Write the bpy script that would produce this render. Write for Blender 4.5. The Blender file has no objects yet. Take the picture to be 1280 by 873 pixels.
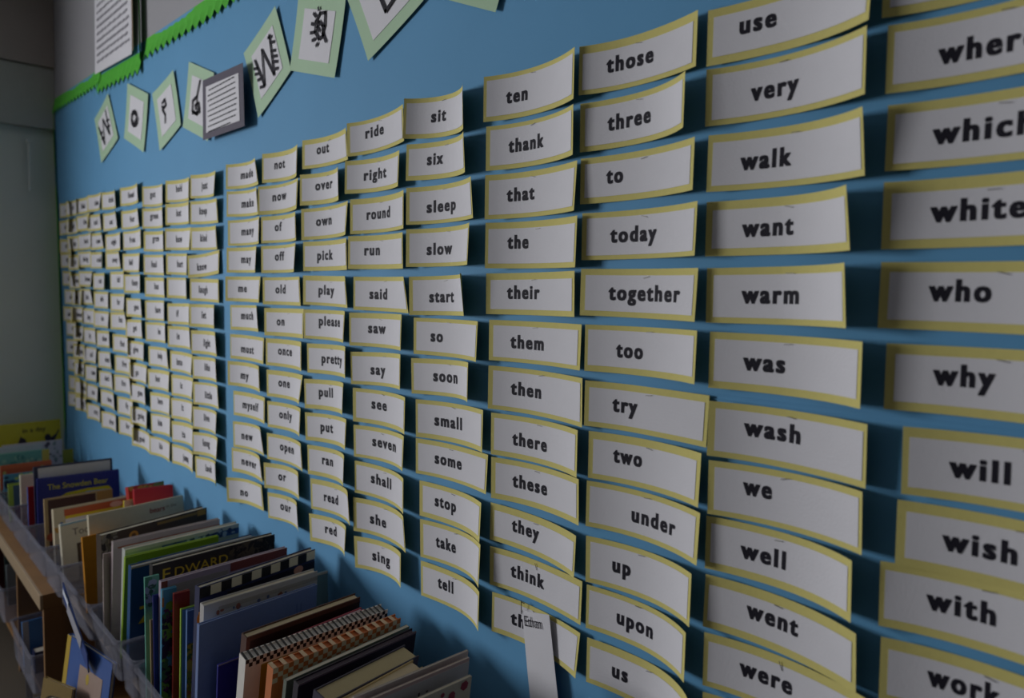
import bpy, bmesh, math, random
from mathutils import Vector, Matrix

# ---------------------------------------------------------------- camera
C = bpy.context.scene.collection
SC = bpy.context.scene
yaw, pitch, roll = math.radians(47.1572), math.radians(3.3988), math.radians(0.6578)
F = Vector((-math.sin(yaw)*math.cos(pitch), math.cos(yaw)*math.cos(pitch), -math.sin(pitch)))
R0 = Vector((math.cos(yaw), math.sin(yaw), 0)); U0 = R0.cross(F)
RR = R0*math.cos(roll) + U0*math.sin(roll); UU = -R0*math.sin(roll) + U0*math.cos(roll)
cd = bpy.data.cameras.new('camera'); cam = bpy.data.objects.new('camera', cd); C.objects.link(cam)
M = Matrix((RR, UU, -F)).transposed().to_4x4(); M.translation = Vector((0, -0.906, 1.45))
cam.matrix_world = M
cd.sensor_width = 36; cd.lens = 910.39*36/1280; cd.shift_y = -10/1280
cd.clip_start = 0.02
cd.dof.use_dof = True; cd.dof.focus_distance = 1.38; cd.dof.aperture_fstop = 3.3
SC.camera = cam

# ---------------------------------------------------------------- light
w = bpy.data.worlds.new('World'); SC.world = w; w.use_nodes = True
bg = w.node_tree.nodes['Background']; bg.inputs[0].default_value = (0.86, 0.90, 1.0, 1); bg.inputs[1].default_value = 0.045
def area(name, loc, rot, sx, sy, power, col):
    l = bpy.data.lights.new(name, 'AREA'); l.shape = 'RECTANGLE'; l.size = sx; l.size_y = sy; l.energy = power; l.color = col
    o = bpy.data.objects.new(name, l); C.objects.link(o); o.location = loc; o.rotation_euler = rot; return o
HP = math.pi/2
area('window_daylight', (-4.80, -1.55, 1.70), (0, -HP, 0), 1.10, 1.30, 5, (0.97, 0.975, 1.0))
area('window_daylight', (-4.80, -3.15, 1.70), (0, -HP, 0), 1.10, 1.50, 130, (0.97, 0.975, 1.0))
SC.view_settings.view_transform = 'Standard'; SC.view_settings.look = 'None'
SC.view_settings.exposure = 0.24; SC.view_settings.gamma = 1.0
SC.view_settings.use_curve_mapping = False
SC.cycles.max_bounces = 6; SC.cycles.transparent_max_bounces = 12
SC.cycles.sample_clamp_indirect = 3.0

random.seed(5)
# ---------------------------------------------------------------- materials
def srgb(h):
    if isinstance(h, str):
        v = [int(h[i:i+2], 16)/255 for i in (0, 2, 4)]
    else: v = h
    return [(c/12.92 if c <= 0.04045 else ((c+0.055)/1.055)**2.4) for c in v]
MATS = {}
def mat(name, hexc, rough=0.6, noise=0.06, scale=30, bump=0.0, bscale=200, spec=0.3, trans=0.0, sheen=None, alpha=1.0, grain=None):
    k = name
    if k in MATS: return MATS[k]
    m = bpy.data.materials.new(name); m.use_nodes = True; nt = m.node_tree; p = nt.nodes['Principled BSDF']
    c = srgb(hexc)
    p.inputs['Roughness'].default_value = rough
    p.inputs['Specular IOR Level'].default_value = spec
    tc = nt.nodes.new('ShaderNodeTexCoord')
    mp = nt.nodes.new('ShaderNodeMapping'); nt.links.new(tc.outputs['Object'], mp.inputs[0])
    if grain: mp.inputs['Scale'].default_value = grain
    nz = nt.nodes.new('ShaderNodeTexNoise'); nz.inputs['Scale'].default_value = scale; nz.inputs['Detail'].default_value = 4
    nt.links.new(mp.outputs[0], nz.inputs['Vector'])
    mx = nt.nodes.new('ShaderNodeMix'); mx.data_type = 'RGBA'
    mx.inputs[6].default_value = (*[x*(1-noise) for x in c], 1); mx.inputs[7].default_value = (*[min(1, x*(1+noise)) for x in c], 1)
    nt.links.new(nz.outputs[0], mx.inputs[0]); nt.links.new(mx.outputs[2], p.inputs['Base Color'])
    if bump:
        n2 = nt.nodes.new('ShaderNodeTexNoise'); n2.inputs['Scale'].default_value = bscale; n2.inputs['Detail'].default_value = 3
        nt.links.new(tc.outputs['Object'], n2.inputs['Vector'])
        b = nt.nodes.new('ShaderNodeBump'); b.inputs['Strength'].default_value = bump; b.inputs['Distance'].default_value = 0.002
        nt.links.new(n2.outputs[0], b.inputs['Height']); nt.links.new(b.outputs[0], p.inputs['Normal'])
    if trans: p.inputs['Transmission Weight'].default_value = trans
    if alpha < 1: p.inputs['Alpha'].default_value = alpha
    MATS[k] = m; return m
def col(hexc, rough=0.45):
    return mat('printed_'+hexc, hexc, rough, 0.07, 60, spec=0.35)
m_white = mat('white_card_paper', 'd9d8dd', 0.75, 0.03, 25, 0.15, 300, spec=0.2)
m_yellow = mat('yellow_construction_paper', 'd2c87c', 0.85, 0.05, 120, 0.3, 600, spec=0.15)
m_ink = mat('black_print', '1d1b26', 0.7, 0.05, 50, spec=0.2)
m_staple = mat('staple_steel', '77746e', 0.55, 0.05, 50); m_staple.node_tree.nodes['Principled BSDF'].inputs['Metallic'].default_value = 0.8
m_blue = mat('blue_backing_paper', '5f9ac4', 0.7, 0.05, 3, 0.35, 14, spec=0.25)
m_green = mat('green_border_paper', '58b83e', 0.7, 0.06, 40, spec=0.2)
m_lgreen = mat('pale_green_paper', 'abc9a8', 0.6, 0.03, 30, spec=0.3)
m_wall = mat('painted_wall', '9d9ca0', 0.8, 0.03, 6, 0.1, 150)
m_endwall = mat('end_wall_paint', 'c3cac2', 0.8, 0.04, 4, 0.1, 150)
m_floor = mat('floor_tile', '4c453c', 0.5, 0.1, 3)
m_wood = mat('bookcase_wood', '7c5a34', 0.5, 0.25, 12, grain=(1, 1, 0.12), spec=0.4)
m_edge = mat('laminate_edge', '9a866c', 0.3, 0.12, 20, 0.4, 30, spec=0.5)
m_pages = mat('page_block', 'cfc7b4', 0.8, 0.08, 300, grain=(1, 12, 1))
m_dgrey = mat('dark_grey_card', '55505e', 0.7, 0.04, 40)

def plastic():
    m = bpy.data.materials.new('clear_bin_plastic'); m.use_nodes = True; nt = m.node_tree
    nt.nodes.clear(); out = nt.nodes.new('ShaderNodeOutputMaterial')
    tr = nt.nodes.new('ShaderNodeBsdfTransparent'); tr.inputs[0].default_value = (0.86, 0.87, 0.90, 1)
    pb = nt.nodes.new('ShaderNodeBsdfPrincipled'); pb.inputs['Base Color'].default_value = (0.45, 0.45, 0.52, 1); pb.inputs['Roughness'].default_value = 0.3
    nz = nt.nodes.new('ShaderNodeTexNoise'); nz.inputs['Scale'].default_value = 9
    mr = nt.nodes.new('ShaderNodeMapRange'); mr.inputs[3].default_value = 0.04; mr.inputs[4].default_value = 0.26
    mx = nt.nodes.new('ShaderNodeMixShader')
    nt.links.new(nz.outputs[0], mr.inputs[0]); nt.links.new(mr.outputs[0], mx.inputs[0])
    nt.links.new(tr.outputs[0], mx.inputs[1]); nt.links.new(pb.outputs[0], mx.inputs[2]); nt.links.new(mx.outputs[0], out.inputs[0])
    return m
m_plastic = plastic()

# ---------------------------------------------------------------- helpers
def link(name, me, m, parent=None, loc=None):
    if m is not None:
        me.materials.append(m)
    o = bpy.data.objects.new(name, me); C.objects.link(o)
    if parent: o.parent = parent
    if loc is not None: o.location = loc
    return o
def pydata(name, vs, fs, m, parent=None, loc=None, smooth=False):
    me = bpy.data.meshes.new(name); me.from_pydata([tuple(v) for v in vs], [], fs); me.update()
    if smooth:
        for p in me.polygons: p.use_smooth = True
    return link(name, me, m, parent, loc)
def tag(o, label=None, cat=None, group=None, kind=None):
    if label: o['label'] = label
    if cat: o['category'] = cat
    if group: o['group'] = group
    if kind: o['kind'] = kind
    return o
def empty(name, loc, label, cat, group=None):
    o = bpy.data.objects.new(name, None); C.objects.link(o); o.location = loc; o.empty_display_size = 0.05
    return tag(o, label, cat, group)
BOXF = [(0,1,3,2),(4,6,7,5),(0,4,5,1),(2,3,7,6),(0,2,6,4),(1,5,7,3)]
def boxes(name, bl, m, parent=None, bevel=0.0, loc=None):
    """several boxes (x0,x1,y0,y1,z0,z1) of ONE piece joined in one mesh"""
    bm = bmesh.new()
    for b in bl:
        x0,x1,y0,y1,z0,z1 = b
        v = [bm.verts.new((x,y,z)) for x in (x0,x1) for y in (y0,y1) for z in (z0,z1)]
        for f in BOXF: bm.faces.new([v[i] for i in f])
    bmesh.ops.recalc_face_normals(bm, faces=bm.faces)
    if bevel: bmesh.ops.bevel(bm, geom=list(bm.edges), offset=bevel, segments=2, affect='EDGES', profile=0.6)
    me = bpy.data.meshes.new(name); bm.to_mesh(me); bm.free()
    return link(name, me, m, parent, loc)
_tc = {}
def text_mesh(s, off=0.0, sp=1.0):
    """flat triangles of a word, size 1, built-in font: (verts2d, faces, width)"""
    k = (s, off, sp)
    if k in _tc: return _tc[k]
    cu = bpy.data.curves.new('tmp', 'FONT'); cu.body = s; cu.size = 1; cu.offset = off; cu.space_character = sp; cu.resolution_u = 3
    o = bpy.data.objects.new('tmp', cu); C.objects.link(o)
    dg = bpy.context.evaluated_depsgraph_get()
    me = bpy.data.meshes.new_from_object(o.evaluated_get(dg))
    vs = [(v.co.x, v.co.y) for v in me.vertices]; fs = [tuple(p.vertices) for p in me.polygons]
    bpy.data.objects.remove(o); bpy.data.curves.remove(cu); bpy.data.meshes.remove(me)
    x0 = min(v[0] for v in vs); x1 = max(v[0] for v in vs)
    vs = [(v[0]-x0, v[1]) for v in vs]
    _tc[k] = (vs, fs, x1-x0); return _tc[k]
def ribbon(paths, hw, n=None):
    """flat pen strokes: list of 2d polylines -> verts2d, quads"""
    vs, fs = [], []
    segs = []
    for p in paths:
        if len(p) > 2 and n == 'seg':
            for a, c in zip(p, p[1:]):
                l = math.hypot(c[0]-a[0], c[1]-a[1]) or 1; ex, ez = (c[0]-a[0])/l*hw*.7, (c[1]-a[1])/l*hw*.7
                segs.append([(a[0]-ex, a[1]-ez), (c[0]+ex, c[1]+ez)])
        else: segs.append(p)
    for p in segs:
        b = len(vs)
        for i, q in enumerate(p):
            a = p[max(0, i-1)]; c = p[min(len(p)-1, i+1)]
            dx, dy = c[0]-a[0], c[1]-a[1]; l = math.hypot(dx, dy) or 1
            vs += [(q[0]-dy/l*hw, q[1]+dx/l*hw), (q[0]+dy/l*hw, q[1]-dx/l*hw)]
        for i in range(len(p)-1):
            fs.append((b+2*i, b+2*i+1, b+2*i+3, b+2*i+2))
    return vs, fs

# ---------------------------------------------------------------- room
XE = -4.66                               # end wall
def struct(o): o['kind'] = 'structure'; return o
struct(boxes('wall_right', [(-4.9, 1.4, 0.0, 0.10, 0, 3.1)], m_wall))
struct(boxes('floor', [(-5.0, 1.4, -5.0, 0.1, -0.1, 0)], m_floor))
struct(boxes('ceiling', [(-5.0, 1.4, -5.0, 0.1, 3.1, 3.2)], m_wall))
def ewx(z): return XE - 0.045*(z-1.6)/0.85
def endwall():
    vs, fs = [], []
    def blk(y0, y1, z0, z1):
        b = len(vs)
        for dx in (0, -0.12):
            for y in (y0, y1):
                for z in (z0, z1): vs.append((ewx(z)+dx, y, z))
        for f in BOXF: fs.append(tuple(b+i for i in f))
    blk(-0.85, 0.0, 0, 3.1); blk(-2.35, -2.25, 0, 3.1); blk(-5.0, -3.95, 0, 3.1)
    blk(-2.25, -0.85, 0, 1.05); blk(-3.95, -2.35, 0, 1.05); blk(-2.25, -0.85, 2.35, 3.1); blk(-3.95, -2.35, 2.35, 3.1)
    return struct(pydata('wall_left', vs, fs, m_endwall))
endwall()
m_frame = mat('window_frame_paint', 'c9c9c4', 0.5)
for n, (a, b) in enumerate(((-2.25, -0.85), (-3.95, -2.35))):
    c = (a+b)/2
    wd = boxes('window_%d' % (n+1), [(XE-0.07, XE-0.03, a, a+0.03, 1.05, 2.35), (XE-0.07, XE-0.03, b-0.03, b, 1.05, 2.35), (XE-0.07, XE-0.03, a, b, 1.05, 1.08), (XE-0.07, XE-0.03, a, b, 2.32, 2.35)], m_frame)
    struct(wd)
# soffit on the end wall: a darker band above the paint line
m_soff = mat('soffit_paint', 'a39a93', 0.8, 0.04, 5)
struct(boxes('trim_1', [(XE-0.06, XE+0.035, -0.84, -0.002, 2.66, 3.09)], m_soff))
struct(boxes('trim_2', [(XE-0.05, XE+0.012, -0.84, -0.002, 2.335, 2.655)], mat('upper_band_paint', 'a9aba4', 0.8)))
wp = empty('cable_cover', (-4.63, -0.128, 2.12), 'narrow faint vertical strip on the end wall left of the board', 'conduit')
boxes('channel', [(-0.012, 0.012, -0.006, 0.006, -0.13, 0.12)], m_endwall, wp, 0.002)
boxes('knob', [(-0.012, 0.018, -0.012, 0.012, 0.12, 0.14)], m_endwall, wp, 0.003)

# ---------------------------------------------------------------- blue paper on the wall
def paper_y(u, z):
    y = 0.0004*math.sin(u*9+z*3)+0.0003*math.sin(u*23-z*11)
    if z < 0.80:
        k = min(1, (0.80-z)/0.14)
        y += k*(0.0035*math.sin(u*7.3+z*16)+0.0022*math.sin(u*17-z*9)+0.0012*math.sin(u*41+z*23)+0.004)
    if z > 1.95:
        k = min(1, (z-1.95)/0.1)
        y += k*(0.0009*math.sin(u*5.1+z*9)+0.0006*math.sin(u*13+z*21)+0.0008)
    return -max(0.0012, 0.0016+y)
def board_top(u):
    P = [(-4.70, 2.50), (-3.76, 2.456), (-3.04, 2.423), (-2.46, 2.398), (0.9, 2.37)]
    for (a, za), (b, zb) in zip(P, P[1:]):
        if u <= b: return za+(zb-za)*(u-a)/(b-a)
    return P[-1][1]
bb = empty('bulletin_board', (-2, 0, 1.4), 'large sheet of bright blue backing paper covering the wall behind the word cards', 'board')
vs, fs = [], []
NU, NZ = 300, 110
for i in range(NU+1):
    for j in range(NZ+1):
        z = 0.3+(j/NZ)*(2.30-0.3)
        if j == NZ: pass
        ul = ewx(z)+0.01
        u = ul+(0.9-ul)*i/NU
        if j > NZ-12:
            f = (j-(NZ-12))/12; zb = 0.3+((NZ-12)/NZ)*2.0; z = zb+(board_top(u)-zb)*f
        vs.append((u+2, paper_y(u, z), z-1.4))
for i in range(NU):
    for j in range(NZ):
        a = i*(NZ+1)+j; fs.append((a, a+NZ+1, a+NZ+2, a+1))
pydata('backing_paper', vs, fs, m_blue, bb, smooth=True)
boxes('paper_seam', [(-2.53+2, 0.9+2, -0.0030, -0.0022, 1.3165-1.4, 1.3180-1.4)], m_blue, bb)
boxes('paper_seam', [(-2.53+2, 0.9+2, -0.0030, -0.0022, 1.3105-1.4, 1.3113-1.4)], m_blue, bb)

def border(name, pts, width, label, tooth=0.062, side=-1, y=-0.010, plain=False):
    """scalloped strip running along pts (u,z); teeth on one side"""
    L = 0; seg = []
    for a, b in zip(pts, pts[1:]): d = math.hypot(b[0]-a[0], b[1]-a[1]); seg.append((L, L+d, a, b)); L += d
    def at(s):
        for s0, s1, a, b in seg:
            if s <= s1+1e-9:
                t = (s-s0)/(s1-s0); dx, dz = (b[0]-a[0])/(s1-s0), (b[1]-a[1])/(s1-s0)
                return a[0]+(b[0]-a[0])*t, a[1]+(b[1]-a[1])*t, dx, dz
        return at(L)
    n = max(4, int(L/(tooth/4))); vs, fs = [], []
    for i in range(n+1):
        s = L*i/n; x, z, dx, dz = at(min(s, L-1e-6)); nx, nz = -dz*side, dx*side
        ph = (i % 4)/4; wd = width - (0 if plain else 0.024*(0, .5, 1, .5)[i % 4])
        yy = y-0.0015*math.sin(s*7)
        vs += [(x, -0.0022, z), (x+nx*wd*0.5, yy*0.6, z+nz*wd*0.5), (x+nx*wd, yy-0.004, z+nz*wd)]
    for i in range(n):
        for j in range(2):
            a = i*3+j; fs.append((a, a+1, a+4, a+3))
    c = Vector((pts[0][0], 0, pts[0][1]))
    o = pydata(name, [Vector(v)-c for v in vs], fs, m_green, None, c, smooth=False)
    sm = o.modifiers.new('thick', 'SOLIDIFY'); sm.thickness = 0.0008
    return tag(o, label, 'border', 'green scalloped border strips')
border('scalloped_border', [(-4.685, 2.50), (-3.70, 2.458)], 0.085, 'green scalloped border strip between the corner and the ruled chart', side=-1)
border('scalloped_border', [(-3.06, 2.425), (-2.46, 2.40), (0.9, 2.375)], 0.085, 'green scalloped border strip running right from the ruled chart, jagged lower edge', side=-1)
border('scalloped_border', [(-3.745, 2.432), (-3.10, 2.392)], 0.092, 'green scalloped border strip along the bottom of the ruled chart', side=-1, y=-0.016)
border('scalloped_border', [(-3.125, 2.64), (-3.125, 2.35)], 0.062, 'short green border strip up the right side of the ruled chart', side=1, y=-0.020, plain=True)
border('scalloped_border', [(ewx(2.46)+0.006, 2.46), (ewx(0.4)+0.006, 0.4)], 0.055, 'green border strip down the far left edge of the blue board', side=1, y=-0.006, plain=True)

# ruled chart sheet
ch = empty('chart_sheet', (-3.40, -0.022, 2.41), 'white ruled chart sheet full of grey writing at the top left', 'chart')
def quadplate(name, c4, m, parent, th=0.0006):
    """c4: four (x,y,z) corners counter-clockwise seen from the room"""
    vs = [Vector(c) for c in c4]+[Vector(c)+Vector((0, th, 0)) for c in c4]
    return pydata(name, vs, [(0,1,2,3),(7,6,5,4),(0,4,5,1),(1,5,6,2),(2,6,7,3),(3,7,4,0)], m, parent)
quadplate('sheet', [(-0.325, 0, 0.02), (0.225, 0, -0.018), (0.26, 0, 0.66), (-0.29, 0, 0.66)], m_white, ch)
m_gline = mat('grey_marker', '8d8b93', 0.8)
for r in range(20):
    z = 0.062+r*0.030; segs = []; x = -0.285+0.03*r/15
    vs, fs = [], []
    while x < 0.19:
        wl = random.uniform(0.02, 0.07); x1 = min(0.2, x+wl)
        p = [(x+(x1-x)*k/8, z-0.068*(x+0.3)*0.55+0.006*math.sin(k*2.6+r)) for k in range(9)]
        v, f = ribbon([p], 0.0042); b = len(vs)
        vs += [(a, -0.0012, c) for a, c in v]; fs += [tuple(b+i for i in q) for q in f]; x = x1+0.012
    pydata('writing_line', vs, fs, m_gline, ch)
boxes('edge_tape', [(0.236, 0.250, -0.0015, 0.0, -0.01, 0.66)], mat('tan_tape', '8c7a68', 0.6), ch)

# ---------------------------------------------------------------- lettered diamonds
GL = {"E":[[[-2.053,2.115],[-1.992,2.034],[-2.007,2.134],[-1.931,2.05],[-1.959,2.162]],[[-2.062,2.093],[-2.031,2.089]],[[-2.054,2.076],[-2.025,2.073]],[[-2.037,2.056],[-2.012,2.057]],[[-2.021,2.033],[-1.993,2.032]],[[-1.953,2.141],[-1.927,2.137]],[[-1.948,2.117],[-1.922,2.113]],[[-1.943,2.101],[-1.912,2.096]],[[-1.938,2.086],[-1.908,2.08]],[[-1.931,2.064],[-1.906,2.062]],[[-1.969,2.157],[-1.943,2.155]]],"F":[[[-1.646,2.137],[-1.672,2.143],[-1.694,2.129],[-1.698,2.104],[-1.678,2.082],[-1.655,2.086],[-1.66,2.11],[-1.676,2.124],[-1.687,2.114],[-1.676,2.101]],[[-1.646,2.139],[-1.649,2.107],[-1.66,2.092],[-1.644,2.068]],[[-1.68,2.161],[-1.678,2.15]],[[-1.707,2.153],[-1.691,2.139]],[[-1.718,2.13],[-1.7,2.123]],[[-1.724,2.108],[-1.7,2.105]],[[-1.715,2.087],[-1.696,2.088]],[[-1.695,2.068],[-1.683,2.075]]],"G":[[[-1.401,2.102],[-1.38,2.068],[-1.349,2.085]]],"D":[[[-2.48,2.147],[-2.511,2.101],[-2.508,2.045]],[[-2.511,2.102],[-2.548,2.095],[-2.553,2.063],[-2.513,2.044],[-2.489,2.058],[-2.497,2.079],[-2.525,2.076],[-2.52,2.062]],[[-2.554,2.055],[-2.484,2.047]]],"C":[[[-2.857,2.144],[-2.83,2.153],[-2.818,2.131],[-2.854,2.12],[-2.827,2.097],[-2.828,2.07]],[[-2.863,2.133],[-2.832,2.125]]],"B":[[[-3.148,2.141],[-3.158,2.123],[-3.18,2.115],[-3.207,2.118],[-3.228,2.132],[-3.237,2.151],[-3.231,2.168],[-3.213,2.177],[-3.19,2.176],[-3.17,2.166],[-3.16,2.15],[-3.163,2.135],[-3.176,2.126],[-3.195,2.124],[-3.212,2.132],[-3.223,2.144],[-3.223,2.157],[-3.214,2.166],[-3.199,2.169],[-3.184,2.164],[-3.174,2.155],[-3.172,2.144],[-3.178,2.136],[-3.189,2.133]]],"A":[[[-3.728,2.197],[-3.634,2.109],[-3.658,2.221],[-3.551,2.139],[-3.613,2.252]],[[-3.707,2.164],[-3.666,2.167]],[[-3.682,2.138],[-3.642,2.141]],[[-3.604,2.205],[-3.559,2.204]],[[-3.586,2.176],[-3.548,2.177]]]}
def dia(corners, name, label, letter, lift=0.004):
    cx = sum(c[0] for c in corners)/4; cz = sum(c[1] for c in corners)/4
    root = empty(name, (cx, -0.0075, cz), label, 'letter card', 'decorated letter cards above the word cards')
    def grid(nm, ins, yo, m):
        N = 8; vs, fs = [], []
        for i in range(N+1):
            for j in range(N+1):
                a = ins+(1-2*ins)*i/N; b = ins+(1-2*ins)*j/N
                p = [corners[k] for k in range(4)]
                x = (1-a)*(1-b)*p[0][0]+a*(1-b)*p[1][0]+a*b*p[2][0]+(1-a)*b*p[3][0]
                z = (1-a)*(1-b)*p[0][1]+a*(1-b)*p[1][1]+a*b*p[2][1]+(1-a)*b*p[3][1]
                q = ((a-.5)**2+(b-.5)**2)*2
                vs.append((x-cx, -yo-lift*q**1.5*0.7, z-cz))
        for i in range(N):
            for j in range(N):
                a = i*(N+1)+j; fs.append((a, a+1, a+N+2, a+N+1))
        o = pydata(nm, vs, fs, m, root, smooth=False)
        s = o.modifiers.new('thick', 'SOLIDIFY'); s.thickness = 0.0005; s.offset = 0
    grid('green_backing', 0.0, 0.0, m_lgreen); grid('white_square', 0.17, 0.0012, m_white)
    if letter:
        v, f = ribbon(GL[letter], 0.0042 if letter in 'EF' else 0.0046, 'seg')
        pydata('drawn_letter', [(a-cx, -0.0046, b-cz) for a, b in v], f, m_ink, root)
    return root
Q = {'A': [(-3.572,2.319),(-3.800,2.247),(-3.704,2.036),(-3.432,2.105)],
 'B': [(-3.019,2.209),(-3.282,2.303),(-3.345,2.092),(-3.088,1.999)],
 'C': [(-2.737,2.238),(-2.971,2.200),(-2.897,1.978),(-2.668,2.036)],
 'D': [(-2.361,2.147),(-2.581,2.231),(-2.649,2.025),(-2.420,1.943)],
 'E': [(-1.923,2.231),(-2.132,2.154),(-2.037,1.952),(-1.832,2.040)],
 'F': [(-1.550,2.145),(-1.786,2.222),(-1.840,2.042),(-1.604,1.973)],
 'G': [(-1.338,2.200),(-1.530,2.130),(-1.453,1.979),(-1.240,2.052)],
 'H': [(-0.960,2.160),(-1.185,2.170),(-1.180,2.020),(-1.015,1.972)]}
Q['G'] = [(-1.335,2.215),(-1.545,2.143),(-1.453,1.979),(-1.242,2.052)]
Q['H'] = [(-.930,2.170),(-1.130,2.260),(-1.222,2.057),(-1.020,1.968)]
dia(Q['A'], 'letter_diamond', 'pale green tilted diamond card with a hatched W, farthest left of the letter cards', 'A')
dia(Q['B'], 'letter_diamond', 'pale green card with a spiral letter o, second letter card from the left', 'B')
dia(Q['C'], 'letter_diamond', 'pale green card with a thin drawn letter r, third letter card from the left', 'C')
dia(Q['D'], 'letter_diamond', 'pale green card with a drawn letter d, just left of the dark framed notice', 'D')
dia(Q['E'], 'letter_diamond', 'pale green diamond card with a hatched W, just right of the dark framed notice', 'E')
dia(Q['F'], 'letter_diamond', 'pale green upright card with a letter a drawn like a spiral sun', 'F')
dia(Q['G'], 'letter_diamond', 'pale green diamond card cut by the top edge, point of a black letter showing', 'G')
dia(Q['H'], 'letter_diamond', 'corner of a pale green card at the top, above the ten card', None)

# dark framed notice
nt_ = empty('framed_notice', (-2.25, -0.03, 2.02), 'small notice of printed lines on a dark grey card between the letter cards', 'notice')
def nq(ins, y):
    P = [(-2.404,2.128),(-2.408,1.941),(-2.085,1.934),(-2.092,2.114)]
    cx, cz = -2.25, 2.02
    return [((p[0]-cx)*(1-ins*.8), y, (p[1]-cz)*(1-ins)) for p in P]
quadplate('dark_card', nq(0, 0), m_dgrey, nt_)
quadplate('white_page', nq(0.24, -0.001), m_white, nt_)
for r in range(9):
    z = 0.066-r*0.0158; x = -0.108+(0.01 if r % 3 == 0 else 0); vs, fs = [], []
    xe = 0.118-(0.05 if r == 8 else random.uniform(0, .02))
    while x < xe:
        x1 = min(xe, x+random.uniform(0.008, 0.022))
        v, f = ribbon([[(x+(x1-x)*k/6, z+0.0013*math.sin(k*2.3+r)) for k in range(7)]], 0.0016); b = len(vs)
        vs += [(a, -0.0022, c) for a, c in v]; fs += [tuple(b+i for i in q) for q in f]; x = x1+0.005
    pydata('print_line', vs, fs, m_ink, nt_)
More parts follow.
